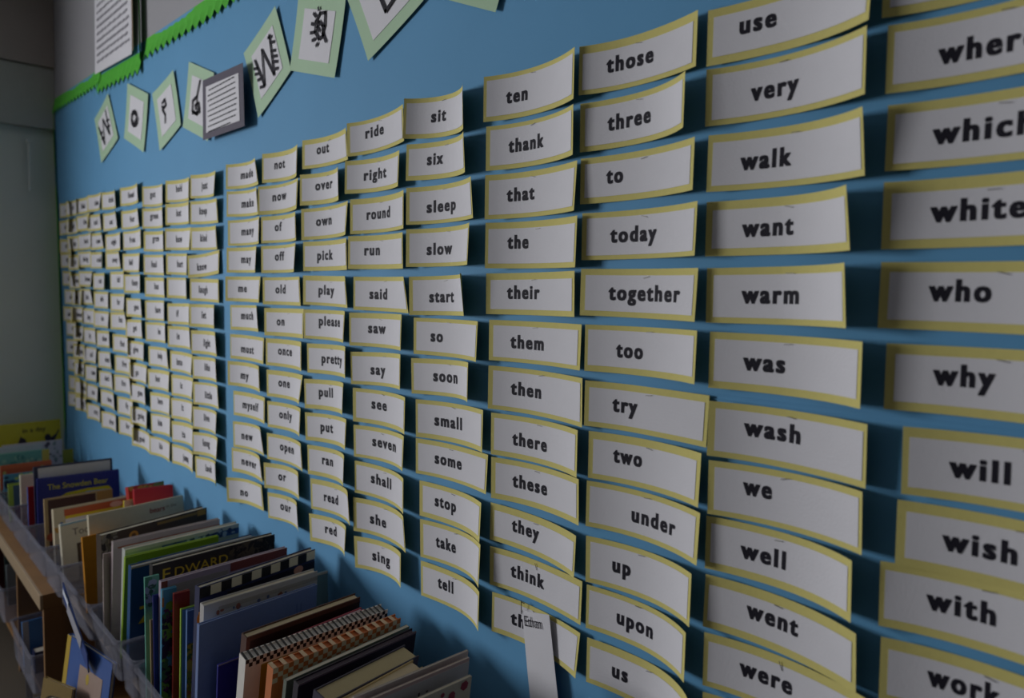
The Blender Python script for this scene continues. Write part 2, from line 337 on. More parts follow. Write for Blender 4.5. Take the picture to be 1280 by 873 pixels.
# ---------------------------------------------------------------- word cards
# column row word | left edge x, top z, tilt, length, lift top right, lift bottom right, height, lift left | lettering start, baseline, width
CARDS = """1 0 a -4.5119 1.9222 -0.0112 0.2286 0.0208 0.0129 0.0762 0.0141 0.064 0.0478 0
1 1 about -4.5077 1.8294 0.0394 0.2286 0.0186 0.0237 0.0762 0.0178 0.0558 0.0461 0
1 2 after -4.5026 1.7329 -0.0195 0.2286 0.0214 0.0129 0.0762 0.0201 0.0566 0.0456 0
1 3 again -4.4821 1.6577 0.0047 0.2286 0.0186 0.0221 0.0762 0.021 0.055 0.0426 0
1 4 all -4.4799 1.5651 -0.0264 0.2286 0.0243 0.0134 0.0762 0.0151 0.0628 0.0481 0
1 5 always -4.4285 1.4664 0.0066 0.2286 0.0162 0.0191 0.0762 0.0171 0.0533 0.0491 0
1 6 am -4.4608 1.378 -0.0114 0.2286 0.024 0.0259 0.0762 0.0194 0.0454 0.0491 0
1 7 an -4.4134 1.3017 -0.0057 0.2286 0.02 0.022 0.0762 0.0157 0.0618 0.0447 0
1 8 and -4.4194 1.2055 0.0221 0.2286 0.0132 0.0232 0.0762 0.0173 0.0436 0.048 0
1 9 any -4.4 1.1159 -0.0242 0.2286 0.0126 0.0206 0.0762 0.0144 0.0569 0.0452 0
1 10 are -4.3744 1.0182 -0.0433 0.2286 0.0163 0.0131 0.0762 0.0188 0.0573 0.0483 0
1 11 around -4.3819 0.9321 0.009 0.2286 0.0142 0.0126 0.0762 0.0209 0.0521 0.0516 0
2 0 as -4.3443 1.9196 -0.0141 0.2286 0.021 0.0203 0.0762 0.0185 0.0598 0.0435 0
2 1 ask -4.3574 1.8266 -0.0006 0.2286 0.0221 0.0153 0.0762 0.0164 0.0652 0.0467 0
2 2 ate -4.3316 1.7396 -0.0136 0.2286 0.0123 0.0206 0.0762 0.0191 0.062 0.0496 0
2 3 at -4.314 1.6428 0.0038 0.2286 0.0169 0.0219 0.0762 0.0199 0.0601 0.0471 0
2 4 away -4.3197 1.5484 -0.0001 0.2286 0.0203 0.0165 0.0762 0.0169 0.0646 0.0463 0
2 5 be -4.2883 1.4637 -0.0057 0.2286 0.0173 0.0228 0.0762 0.0142 0.0491 0.0456 0
2 6 because -4.2888 1.3781 0.0029 0.2286 0.0146 0.0181 0.0762 0.0196 0.0538 0.0484 0
2 7 been -4.2699 1.2805 0.0196 0.2286 0.0181 0.024 0.0762 0.0154 0.0535 0.0495 0
2 8 before -4.256 1.1903 0.001 0.2286 0.0194 0.0147 0.0762 0.0205 0.061 0.0477 0
2 9 best -4.2586 1.1008 0.0214 0.2286 0.021 0.0233 0.0762 0.0168 0.0614 0.0482 0
2 10 better -4.24 1.008 -0.0071 0.2286 0.0179 0.0177 0.0762 0.0214 0.0631 0.0471 0
2 11 big -4.2304 0.9277 -0.0086 0.2286 0.0258 0.0181 0.0762 0.0216 0.0618 0.0464 0
3 0 black -4.1404 1.9132 -0.0075 0.2286 0.016 0.0168 0.0762 0.0158 0.0518 0.0494 0
3 1 blue -4.1225 1.8276 0.0213 0.2286 0.0126 0.0247 0.0762 0.0195 0.0693 0.045 0
3 2 both -4.1056 1.7347 0.0198 0.2286 0.0144 0.0162 0.0762 0.0193 0.0588 0.045 0
3 3 bring -4.1059 1.6514 -0.0062 0.2286 0.0168 0.0155 0.0762 0.0209 0.0476 0.0475 0
3 4 brown -4.0964 1.5569 -0.0216 0.2286 0.0144 0.0231 0.0762 0.0214 0.0556 0.0483 0
3 5 but -4.0981 1.4689 0.0008 0.2286 0.0241 0.0127 0.0762 0.0162 0.0571 0.0494 0
3 6 buy -4.0788 1.3739 0.0001 0.2286 0.0128 0.0138 0.0762 0.015 0.0576 0.0519 0
3 7 by -4.0456 1.2813 -0.004 0.2286 0.019 0.0164 0.0762 0.0165 0.0529 0.0493 0
3 8 call -4.0532 1.1868 0.0039 0.2286 0.0137 0.0198 0.0762 0.0197 0.063 0.0464 0
3 9 came -4.0304 1.0989 0.0105 0.2286 0.0205 0.023 0.0762 0.017 0.0606 0.0443 0
3 10 can -4.0301 1.0074 -0.0187 0.2286 0.0179 0.0217 0.0762 0.0177 0.0582 0.0471 0
3 11 carry -3.9971 0.9137 -0.0044 0.2286 0.0179 0.018 0.0762 0.021 0.0634 0.0462 0
4 0 clean -3.9114 1.9081 -0.001 0.2286 0.0137 0.0234 0.0762 0.0193 0.0647 0.0497 0
4 1 cold -3.9202 1.8177 -0.017 0.2286 0.0199 0.0134 0.0762 0.0187 0.0613 0.047 0
4 2 come -3.8912 1.7284 0.0046 0.2286 0.0243 0.0145 0.0762 0.0142 0.0595 0.0476 0
4 3 could -3.879 1.6416 -0.0149 0.2286 0.0237 0.0253 0.0762 0.0186 0.0585 0.0465 0
4 4 cut -3.8564 1.5421 -0.0012 0.2286 0.0225 0.0251 0.0762 0.0145 0.0552 0.0458 0
4 5 did -3.8293 1.4569 -0.0079 0.2286 0.0145 0.0155 0.0762 0.0189 0.0581 0.045 0
4 6 do -3.8306 1.3672 -0.0074 0.2286 0.0132 0.019 0.0762 0.0218 0.063 0.0442 0
4 7 does -3.7982 1.2761 0.0156 0.2286 0.0226 0.0214 0.0762 0.0181 0.0494 0.0473 0
4 8 done -3.7853 1.1801 0.0164 0.2286 0.0248 0.0192 0.0762 0.0175 0.0636 0.0468 0
4 9 don't -3.7792 1.0898 0.008 0.2286 0.0202 0.0164 0.0762 0.0159 0.0526 0.0424 0
4 10 down -3.7604 1.0047 -0.0201 0.2286 0.0202 0.0157 0.0762 0.0157 0.0641 0.0493 0
4 11 draw -3.7373 0.9056 0.005 0.2286 0.017 0.0165 0.0762 0.0202 0.0694 0.0518 0
5 0 drink -3.6619 1.8981 -0.0223 0.2286 0.0235 0.0198 0.0762 0.0179 0.0603 0.0463 0
5 1 eat -3.651 1.8028 0.0114 0.2286 0.0254 0.0185 0.0762 0.0158 0.0589 0.0502 0
5 2 eight -3.6261 1.7097 0.0054 0.2286 0.0147 0.0156 0.0762 0.0155 0.0545 0.0459 0
5 3 every -3.6168 1.6318 -0.0054 0.2286 0.0241 0.0164 0.0762 0.0174 0.0577 0.0462 0
5 4 fall -3.5651 1.5442 -0.0029 0.2286 0.0201 0.0215 0.0762 0.0141 0.0634 0.0459 0
5 5 far -3.5548 1.4479 0.0007 0.2286 0.0202 0.0254 0.0762 0.0171 0.0551 0.0467 0
5 6 fast -3.5494 1.3671 0.0191 0.2286 0.0247 0.0134 0.0762 0.0215 0.0661 0.0446 0
5 7 find -3.5179 1.2721 -0.01 0.2286 0.0215 0.0212 0.0762 0.0204 0.057 0.0503 0
5 8 first -3.4988 1.1811 -0.0057 0.2286 0.0189 0.0169 0.0762 0.0197 0.0573 0.0459 0
5 9 five -3.508 1.0956 0.0157 0.2286 0.0208 0.0145 0.0762 0.0211 0.0563 0.0462 0
5 10 fly -3.4744 1.0029 -0.0094 0.2286 0.0204 0.0198 0.0762 0.0192 0.0664 0.0453 0
5 11 for -3.4603 0.9152 0.004 0.2286 0.022 0.0226 0.0762 0.0183 0.0576 0.0451 0
6 0 found -3.3653 1.8889 0.0025 0.2286 0.0191 0.0155 0.0762 0.0202 0.0567 0.0459 0
6 1 four -3.3502 1.7909 0.0086 0.2286 0.0228 0.0169 0.0762 0.0208 0.0616 0.048 0
6 2 from -3.3463 1.7061 0.0035 0.2286 0.0146 0.0146 0.0762 0.0173 0.0485 0.0468 0
6 3 full -3.3616 1.6149 -0.0161 0.2286 0.0141 0.0176 0.0762 0.0155 0.0503 0.0466 0
6 4 funny -3.3339 1.5278 0.0006 0.2286 0.0232 0.0245 0.0762 0.0216 0.0565 0.0451 0
6 5 gave -3.3206 1.4299 -0.0085 0.2286 0.0257 0.0216 0.0762 0.0164 0.0624 0.0452 0
6 6 get -3.335 1.341 0.0206 0.2286 0.0213 0.0189 0.0762 0.0182 0.0582 0.0457 0
6 7 give -3.3134 1.2537 -0.0006 0.2286 0.019 0.021 0.0762 0.0176 0.0441 0.045 0
6 8 go -3.3037 1.1634 0.0044 0.2286 0.0127 0.017 0.0762 0.0159 0.0499 0.0492 0
6 9 goes -3.295 1.0779 -0.0045 0.2286 0.0242 0.0217 0.0762 0.0151 0.0631 0.0449 0
6 10 going -3.2796 0.9819 -0.0007 0.2286 0.0233 0.025 0.0762 0.0209 0.0525 0.0439 0
6 11 good -3.2803 0.8927 0.0005 0.2286 0.0126 0.0131 0.0762 0.0156 0.0617 0.049 0
15 0 ten -1.032 1.8518 -0.0072 0.2346 0.0277 0.028 0.081 0.023 0.0475 0.0526 0.049
15 1 thank -1.0261 1.7617 -0.0067 0.2289 0.0285 0.0278 0.0798 0.0203 0.0485 0.0506 0.085
15 2 that -1.0265 1.6739 -0.0071 0.2306 0.0209 0.0253 0.0805 0.0223 0.0461 0.0497 0.065
15 3 the -1.0217 1.5868 -0.0151 0.2325 0.024 0.0255 0.0831 0.0235 0.0465 0.047 0.048
15 4 their -1.0279 1.4946 0.0023 0.2284 0.0207 0.0199 0.0753 0.0165 0.0474 0.046 0.08
15 5 them -1.0188 1.4089 -0.0036 0.2317 0.0155 0.0177 0.0751 0.015 0.049 0.049 0.082
15 6 then -1.0147 1.3244 -0.0151 0.2361 0.02 0.018 0.0806 0.02 0.0495 0.0485 0.073
15 7 there -1.0115 1.2362 0.0001 0.2303 0.0254 0.026 0.0783 0.0143 0.0495 0.0534 0.086
15 8 these -1.0098 1.1532 0.0045 0.2256 0.0196 0.0184 0.0776 0.0155 0.0488 0.048 0.086
15 9 they -1.0159 1.0647 -0.0226 0.2292 0.0207 0.0222 0.0714 0.0094 0.0536 0.0411 0.069
15 10 think -1.0127 0.9822 -0.0049 0.2297 0.0095 0.0119 0.0738 0.0136 0.0493 0.0451 0.084
15 11 this -1.004 0.897 -0.0125 0.2216 0.012 0.0197 0.0759 0.0138 0.0442 0.0479 0.065
16 0 those -0.801 1.8512 -0.0072 0.2215 0.0186 0.0195 0.0762 0.0206 0.0474 0.0472 0.087
16 1 three -0.8 1.7618 0.0109 0.2209 0.0378 0.0397 0.0769 0.0167 0.0489 0.0486 0.082
16 2 to -0.8011 1.6756 -0.0006 0.2258 0.0251 0.0268 0.073 0.013 0.048 0.0435 0.031
16 3 today -0.7935 1.5873 -0.0038 0.2272 0.0263 0.0286 0.0751 0.0146 0.0517 0.0481 0.088
16 4 together -0.7936 1.4982 -0.0164 0.2271 0.022 0.0248 0.0753 0.0161 0.0511 0.0483 0.14
16 5 too -0.7824 1.4083 -0.0045 0.2205 0.0256 0.0275 0.0751 0.0154 0.0567 0.0488 0.05
16 6 try -0.7792 1.3179 -0.0107 0.223 0.0043 0.0076 0.074 0.0179 0.0494 0.0446 0.046
16 7 two -0.7709 1.2362 -0.0033 0.2172 0.0211 0.0244 0.0768 0.0152 0.0447 0.0438 0.053
16 8 under -0.7719 1.1549 -0.0152 0.2219 0.0247 0.0274 0.0754 0.0177 0.0821 0.0499 0.087
16 9 up -0.7738 1.0626 0.0063 0.2173 0.0299 0.032 0.0767 0.0141 0.0491 0.0477 0.034
16 10 upon -0.7734 0.9801 -0.013 0.2123 0.033 0.0332 0.0735 0.0115 0.0581 0.0472 0.071
16 11 us -0.7701 0.8919 -0.0096 0.2286 0.045 0.05 0.0757 0.0111 0.0487 0.0486 0.03
17 0 use -0.5728 1.8473 -0.0082 0.2309 0.0288 0.0328 0.0753 0.0107 0.0456 0.0413 0.051
17 1 very -0.5672 1.7647 -0.0007 0.224 0.0311 0.0303 0.0767 0.0186 0.061 0.0503 0.065
17 2 walk -0.564 1.6761 -0.0179 0.2239 0.0384 0.0294 0.0769 0.015 0.0457 0.0501 0.07
17 3 want -0.5661 1.5856 -0.0079 0.2208 0.0496 0.041 0.0747 0.0109 0.0516 0.0492 0.072
17 4 warm -0.5633 1.4943 0.0028 0.2201 0.0507 0.046 0.0758 0.011 0.0502 0.0476 0.081
17 5 was -0.5531 1.4062 -0.0097 0.2228 0.0373 0.0362 0.0781 0.0142 0.0474 0.0487 0.058
17 6 wash -0.5504 1.3102 -0.0151 0.2196 0.0232 0.02 0.077 0.0176 0.0494 0.0412 0.078
17 7 we -0.549 1.2269 0.0036 0.2184 0.0274 0.025 0.076 0.0156 0.0487 0.0396 0.04
17 8 well -0.5518 1.1469 -0.0085 0.2174 0.0352 0.0326 0.0756 0.0135 0.0498 0.0476 0.064
17 9 went -0.5489 1.0641 -0.0349 0.2176 0.0275 0.0195 0.0763 0.015 0.0599 0.0434 0.073
17 10 were -0.5484 0.9805 -0.0079 0.2285 0.02 0.02 0.0775 0.0164 0.0512 0.0449 0.074
17 11 what -0.5466 0.8951 -0.0105 0.2285 0.02 0.02 0.0786 0.0182 0.0534 0.0405 0.073
18 0 when -0.3395 1.8484 -0.0133 0.2285 0.02 0.02 0.075 0.018 0.0529 0.0564 0.067
18 1 where -0.3331 1.7632 -0.0022 0.2285 0.02 0.02 0.0759 0.0169 0.051 0.0514 0.093
18 2 which -0.3312 1.6746 -0.0123 0.2286 0.02 0.02 0.0743 0.0133 0.0463 0.0484 0.094
18 3 white -0.3309 1.5871 -0.0029 0.2286 0.02 0.02 0.0764 0.0162 0.0478 0.0471 0.09
18 4 who -0.3307 1.496 -0.0148 0.2286 0.02 0.02 0.0761 0.0159 0.0496 0.0427 0.06
18 5 why -0.3209 1.4025 -0.0036 0.2286 0.02 0.02 0.0763 0.0155 0.0479 0.0431 0.059
18 6 will -0.2996 1.3086 0.0106 0.2286 0.02 0.02 0.0777 0.0157 0.0461 0.0505 0.057
18 7 wish -0.3023 1.2234 0.0011 0.2286 0.02 0.02 0.0765 0.0145 0.0459 0.0479 0.07
18 8 with -0.3174 1.1478 0.0094 0.2286 0.02 0.02 0.0774 0.0172 0.0479 0.0447 0.067
18 9 work -0.3127 1.0589 0.0052 0.2285 0.02 0.02 0.0779 0.0181 0.0485 0.0426 0.07
14 0 sit -1.2752 1.8575 -0.0604 0.2185 0.0406 0.0359 0.0809 0.0313 0.066 0.0494 0.046
14 1 six -1.2811 1.7666 -0.0383 0.22 0.0379 0.0326 0.0746 0.0199 0.0553 0.0448 0.049
14 2 sleep -1.2791 1.6767 -0.0065 0.226 0.029 0.0234 0.0768 0.0228 0.0529 0.0535 0.094
14 3 slow -1.2793 1.5906 -0.0057 0.2286 0.0321 0.0351 0.0783 0.0218 0.0542 0.0537 0.082
14 4 start -1.2722 1.4917 0.0151 0.2239 0.0503 0.0439 0.0802 0.0199 0.0535 0.0532 0.081
14 5 so -1.262 1.406 -0.0028 0.2263 0.0252 0.0282 0.0762 0.0137 0.0485 0.0471 0.037
14 6 soon -1.2696 1.3203 0.0314 0.2225 0.0359 0.0384 0.0749 0.0157 0.0618 0.0454 0.084
14 7 small -1.2506 1.235 0.0188 0.2266 0.0207 0.0232 0.0796 0.0163 0.0515 0.0498 0.088
14 8 some -1.2543 1.1515 0.0093 0.2309 0.0106 0.0153 0.0749 0.0138 0.0545 0.0453 0.086
14 9 stop -1.2461 1.062 0.0065 0.222 0.0235 0.0271 0.0756 0.0086 0.047 0.045 0.068
14 10 take -1.242 0.9801 0.0246 0.2258 0.0302 0.035 0.0813 0.0109 0.0464 0.0493 0.063
14 11 tell -1.2431 0.8891 0.0226 0.2228 0.0286 0.0313 0.0753 0.0068 0.054 0.0435 0.05
13 0 ride -1.5201 1.8488 0.0203 0.2256 0.0177 0.0158 0.0763 0.0224 0.0555 0.041 0.07
13 1 right -1.5262 1.7633 -0.0229 0.2273 0.0217 0.0237 0.0754 0.0229 0.0578 0.0472 0.094
13 2 round -1.5102 1.6735 -0.0016 0.2301 0.0248 0.0249 0.08 0.0199 0.0515 0.0484 0.093
13 3 run -1.518 1.5894 -0.0163 0.2295 0.021 0.0192 0.0765 0.0197 0.0512 0.0444 0.058
13 4 said -1.5027 1.4949 -0.0129 0.2271 0.0276 0.0159 0.0773 0.0155 0.0533 0.0498 0.069
13 5 saw -1.5138 1.4109 0.0055 0.2278 0.024 0.0265 0.0773 0.0197 0.06 0.0452 0.072
13 6 say -1.512 1.3187 0.0394 0.2245 0.0263 0.029 0.0762 0.0189 0.0643 0.0508 0.062
13 7 see -1.5017 1.2345 0.0089 0.2294 0.0244 0.0264 0.0794 0.0176 0.0612 0.0429 0.06
13 8 seven -1.5028 1.1465 0.0249 0.2214 0.0224 0.0266 0.0757 0.0161 0.0623 0.0431 0.112
13 9 shall -1.5017 1.0608 0.004 0.2275 0.027 0.0275 0.0767 0.013 0.0572 0.0431 0.087
13 10 she -1.4999 0.9737 0.0253 0.2235 0.0259 0.0213 0.0804 0.0192 0.053 0.0532 0.067
13 11 sing -1.4994 0.8801 0.0741 0.212 0.0238 0.0271 0.0752 0.0166 0.059 0.0485 0.077
12 0 out -1.7537 1.8454 -0.0169 0.2268 0.0198 0.0141 0.0726 0.016 0.0557 0.0394 0.057
12 1 over -1.7566 1.7583 -0.0146 0.2255 0.0346 0.0327 0.0781 0.0204 0.055 0.0421 0.086
12 2 own -1.7507 1.6708 0.0065 0.2305 0.0181 0.0244 0.079 0.0215 0.052 0.0452 0.071
12 3 pick -1.7495 1.5874 -0.0067 0.2279 0.0212 0.0195 0.0745 0.0161 0.054 0.0468 0.074
12 4 play -1.7497 1.5013 -0.0222 0.2279 0.025 0.0183 0.075 0.0175 0.0586 0.0465 0.08
12 5 please -1.7488 1.4142 -0.0014 0.2261 0.0242 0.0283 0.0753 0.0161 0.0587 0.039 0.134
12 6 pretty -1.7407 1.3262 0.0188 0.2256 0.0284 0.0296 0.0758 0.0124 0.0596 0.047 0.118
12 7 pull -1.748 1.2335 0.0434 0.2255 0.0281 0.0325 0.0767 0.0166 0.0556 0.0424 0.075
12 8 put -1.7479 1.1456 0.046 0.2225 0.0205 0.0258 0.0728 0.0157 0.06 0.0441 0.062
12 9 ran -1.7389 1.0616 0.0361 0.2237 0.0306 0.0346 0.0771 0.0131 0.0598 0.0434 0.053
12 10 read -1.7274 0.9746 0.0483 0.2255 0.0302 0.0269 0.0798 0.0118 0.0551 0.0512 0.07
12 11 red -1.7348 0.8799 0.0828 0.2158 0.0245 0.0312 0.0718 0.0114 0.0662 0.0416 0.061
11 0 not -1.9868 1.8426 -0.0246 0.228 0.0243 0.0261 0.0801 0.0183 0.052 0.0449 0.055
11 1 now -1.998 1.753 0.0021 0.2291 0.0169 0.0214 0.0792 0.0254 0.0543 0.0436 0.075
11 2 of -1.998 1.6697 -0.0115 0.2267 0.0252 0.0231 0.074 0.0181 0.0587 0.0417 0.037
11 3 off -1.9962 1.5872 -0.0009 0.2274 0.025 0.0296 0.0757 0.0187 0.0585 0.0412 0.051
11 4 old -1.9905 1.4997 -0.0037 0.2286 0.02 0.017 0.0764 0.0185 0.0543 0.0442 0.054
11 5 on -1.9831 1.4133 0.0074 0.2301 0.0126 0.0147 0.0773 0.0171 0.054 0.047 0.04
11 6 once -1.9829 1.328 0.0036 0.2284 0.0201 0.0205 0.0768 0.0146 0.0566 0.0429 0.082
11 7 one -1.9814 1.2386 0.0137 0.2272 0.016 0.0271 0.0756 0.0125 0.056 0.0432 0.066
11 8 only -1.9826 1.1488 0.023 0.225 0.0214 0.0258 0.0743 0.0116 0.0577 0.043 0.077
11 9 open -1.9813 1.0574 0.0199 0.2252 0.0215 0.0176 0.0747 0.0133 0.0617 0.0415 0.086
11 10 or -1.9929 0.9705 0.0517 0.2195 0.0205 0.02 0.0729 0.0195 0.0613 0.0434 0.043
11 11 our -1.983 0.8852 0.066 0.2191 0.0288 0.0267 0.0739 0.0122 0.0608 0.0417 0.065
10 0 made -2.2407 1.8447 -0.0304 0.2264 0.026 0.016 0.0749 0.0203 0.0713 0.047 0.101
10 1 make -2.2357 1.7631 -0.0402 0.2266 0.024 0.0178 0.0765 0.0201 0.0725 0.0497 0.096
10 2 many -2.2346 1.6756 -0.0131 0.2283 0.0188 0.0208 0.0773 0.0189 0.066 0.0465 0.092
10 3 may -2.2409 1.5931 -0.0169 0.2277 0.0236 0.0269 0.0758 0.0202 0.0698 0.0467 0.074
10 4 me -2.2466 1.5055 -0.012 0.2291 0.0116 0.0168 0.0754 0.024 0.0567 0.0464 0.055
10 5 much -2.2348 1.4182 0.0063 0.228 0.0279 0.0236 0.076 0.0138 0.058 0.0422 0.089
10 6 must -2.2331 1.3288 -0.0078 0.2291 0.0097 0.0123 0.0756 0.0164 0.0545 0.0527 0.086
10 7 my -2.2424 1.2453 -0.0007 0.2282 0.0196 0.0174 0.0754 0.0206 0.0615 0.0505 0.051
10 8 myself -2.2263 1.1536 0.0119 0.2276 0.0118 0.0137 0.0759 0.0113 0.0515 0.0485 0.115
10 9 new -2.2243 1.059 0.0393 0.2276 0.025 0.016 0.08 0.0136 0.0441 0.0511 0.072
10 10 never -2.2358 0.9748 0.0295 0.2255 0.0227 0.0156 0.0746 0.0148 0.051 0.0467 0.111
10 11 no -2.2452 0.8807 0.07 0.225 0.0111 0.0072 0.0762 0.0281 0.0567 0.0523 0.052
9 0 just -2.5539 1.8492 -0.0478 0.2267 0.018 0.0224 0.0774 0.0167 0.067 0.0485 0
9 1 keep -2.5558 1.7618 -0.0391 0.228 0.0149 0.0096 0.0767 0.0166 0.053 0.0443 0
9 2 kind -2.5586 1.6745 -0.0295 0.2281 0.0185 0.0137 0.0757 0.0169 0.0565 0.047 0
9 3 know -2.5684 1.5799 0.0532 0.2325 0.0045 0.0086 0.0755 0.0247 0.0464 0.0533 0
9 4 laugh -2.5629 1.5031 -0.0214 0.2299 0.0104 0.0094 0.0753 0.0199 0.048 0.047 0
9 5 let -2.5641 1.4166 -0.0006 0.2282 0.0227 0.0235 0.0771 0.0227 0.067 0.047 0
9 6 light -2.5573 1.3273 0.0081 0.2288 0.0246 0.0204 0.0789 0.0206 0.068 0.0515 0
9 7 like -2.5569 1.2384 0.0207 0.2267 0.0232 0.0211 0.0759 0.017 0.0735 0.0446 0
9 8 little -2.556 1.1507 0.0348 0.227 0.0197 0.0171 0.0765 0.018 0.07 0.052 0
9 9 live -2.5594 1.066 0.0197 0.2267 0.0209 0.0254 0.0763 0.0179 0.0665 0.0437 0
9 10 long -2.5611 0.9775 0.0483 0.2243 0.0181 0.025 0.0767 0.0198 0.0559 0.0443 0
9 11 look -2.5569 0.8937 0.0581 0.223 0.027 0.0272 0.0746 0.0129 0.0675 0.0456 0
8 0 hold -2.7952 1.8564 -0.0476 0.2271 0.0155 0.0163 0.0773 0.0198 0.0635 0.041 0
8 1 hot -2.796 1.7734 -0.0368 0.2275 0.0172 0.0155 0.0754 0.0207 0.0655 0.0447 0
8 2 how -2.7968 1.6854 -0.0358 0.229 0.0112 0.0173 0.077 0.0243 0.061 0.0487 0
8 3 hurt -2.7976 1.596 -0.0319 0.2276 0.0239 0.025 0.0753 0.0207 0.0665 0.0477 0
8 4 I -2.7992 1.5096 -0.0197 0.2271 0.0285 0.0276 0.074 0.0202 0.0585 0.0453 0
8 5 if -2.798 1.4155 0.0116 0.2281 0.0197 0.0217 0.0751 0.0191 0.0535 0.0472 0
8 6 in -2.7978 1.3337 0.0044 0.2286 0.0216 0.0182 0.0768 0.0202 0.0535 0.0465 0
8 7 into -2.7964 1.2434 -0.0074 0.2284 0.0129 0.018 0.0738 0.0125 0.0445 0.0489 0
8 8 is -2.7936 1.1557 0.0246 0.2277 0.0134 0.0196 0.0769 0.012 0.0665 0.0472 0
8 9 it -2.7946 1.0694 0.0384 0.2265 0.0149 0.0201 0.0755 0.0131 0.0771 0.0418 0
8 10 its -2.7945 0.9845 0.0487 0.2257 0.0154 0.0181 0.0762 0.0134 0.075 0.0547 0
8 11 jump -2.7962 0.8986 0.0148 0.2255 0.0154 0.0169 0.0721 0.0119 0.085 0.0483 0
7 0 got -3.0506 1.8616 -0.0371 0.2273 0.0206 0.0208 0.0777 0.0246 0.045 0.0423 0
7 1 green -3.0513 1.7774 -0.0303 0.2278 0.0217 0.0202 0.0768 0.0249 0.0455 0.0406 0
7 2 grow -3.0504 1.69 -0.0364 0.2279 0.0215 0.0206 0.0763 0.0223 0.0545 0.0383 0
7 3 had -3.0513 1.6001 -0.0295 0.2287 0.0215 0.0192 0.0767 0.0231 0.047 0.0467 0
7 4 has -3.0507 1.5136 -0.0203 0.2283 0.0218 0.0196 0.0752 0.0214 0.0625 0.0447 0
7 5 have -3.0501 1.4242 0.0035 0.2285 0.0217 0.0228 0.0769 0.0212 0.0675 0.047 0
7 6 he -3.0505 1.3397 0.0058 0.2281 0.0205 0.02 0.0752 0.0222 0.0865 0.0452 0
7 7 help -3.0471 1.245 0.0105 0.2283 0.017 0.012 0.0756 0.0128 0.0764 0.0435 0
7 8 her -3.0487 1.156 0.0271 0.2283 0.0092 0.0139 0.077 0.0174 0.0545 0.0467 0
7 9 here -3.0462 1.0644 0.0414 0.2271 0.0082 0.0125 0.0748 0.01 0.066 0.0423 0
7 10 him -3.0459 0.9801 0.0649 0.2264 0.0089 0.0128 0.0764 0.01 0.061 0.044 0
7 11 his -3.0479 0.8912 0.0279 0.2261 0.01 0.0136 0.0733 0.0141 0.0772 0.0423 0"""
BASE = 0.003
def cardpt(k, s, t, off):
    ul, zt, th, L, qt, qb, H, ql = k
    a = .55*L; al = .45*L; q = qt+(qb-qt)*t/H
    if s > al:
        g = (s-al)/a; y = q*g*g; x = s-2*q*q*g**3/(3*a)
    else:
        g = (al-s)/al; y = ql*g*g; x = s+2*ql*ql*g**3/(3*al)
    x -= 2*ql*ql/(3*al)
    ct, st = math.cos(th), math.sin(th)
    return (x*ct+t*st, -(off+y), x*st-t*ct)
def sheet(name, k, s0, s1, t0, t1, off, m, root, NS=18, NT=2, th=0.0003):
    vs, fs = [], []
    for layer in (0, 1):
        for i in range(NS+1):
            for j in range(NT+1):
                p = cardpt(k, s0+(s1-s0)*i/NS, t0+(t1-t0)*j/NT, off-layer*th); vs.append(p)
    n = (NS+1)*(NT+1); W = NT+1
    for i in range(NS):
        for j in range(NT):
            a = i*W+j; fs.append((a, a+1, a+W+1, a+W)); b = a+n; fs.append((b, b+W, b+W+1, b+1))
    ring = [i*W for i in range(NS+1)]+[NS*W+j for j in range(1, W)]+[i*W+NT for i in range(NS-1, -1, -1)]+[j for j in range(NT-1, 0, -1)]
    base = len(vs); R = len(ring); vs += [vs[a] for a in ring]+[vs[a+n] for a in ring]
    for a in range(R): b = (a+1) % R; fs.append((base+a, base+b, base+R+b, base+R+a))
    return pydata(name, vs, fs, m, root, smooth=True)
COLS = {}
for ln in CARDS.strip().split('\n'):
    p = ln.split(); COLS.setdefault(int(p[0]), []).append((p[2], [float(x) for x in p[3:]]))
ORD = ['', 'first', 'second', 'third', 'fourth', 'fifth', 'sixth', 'seventh', 'eighth', 'ninth', 'tenth', 'eleventh', 'twelfth']
ORDC = {k: v for k, v in enumerate(ORD)}
rc = random.Random(11)
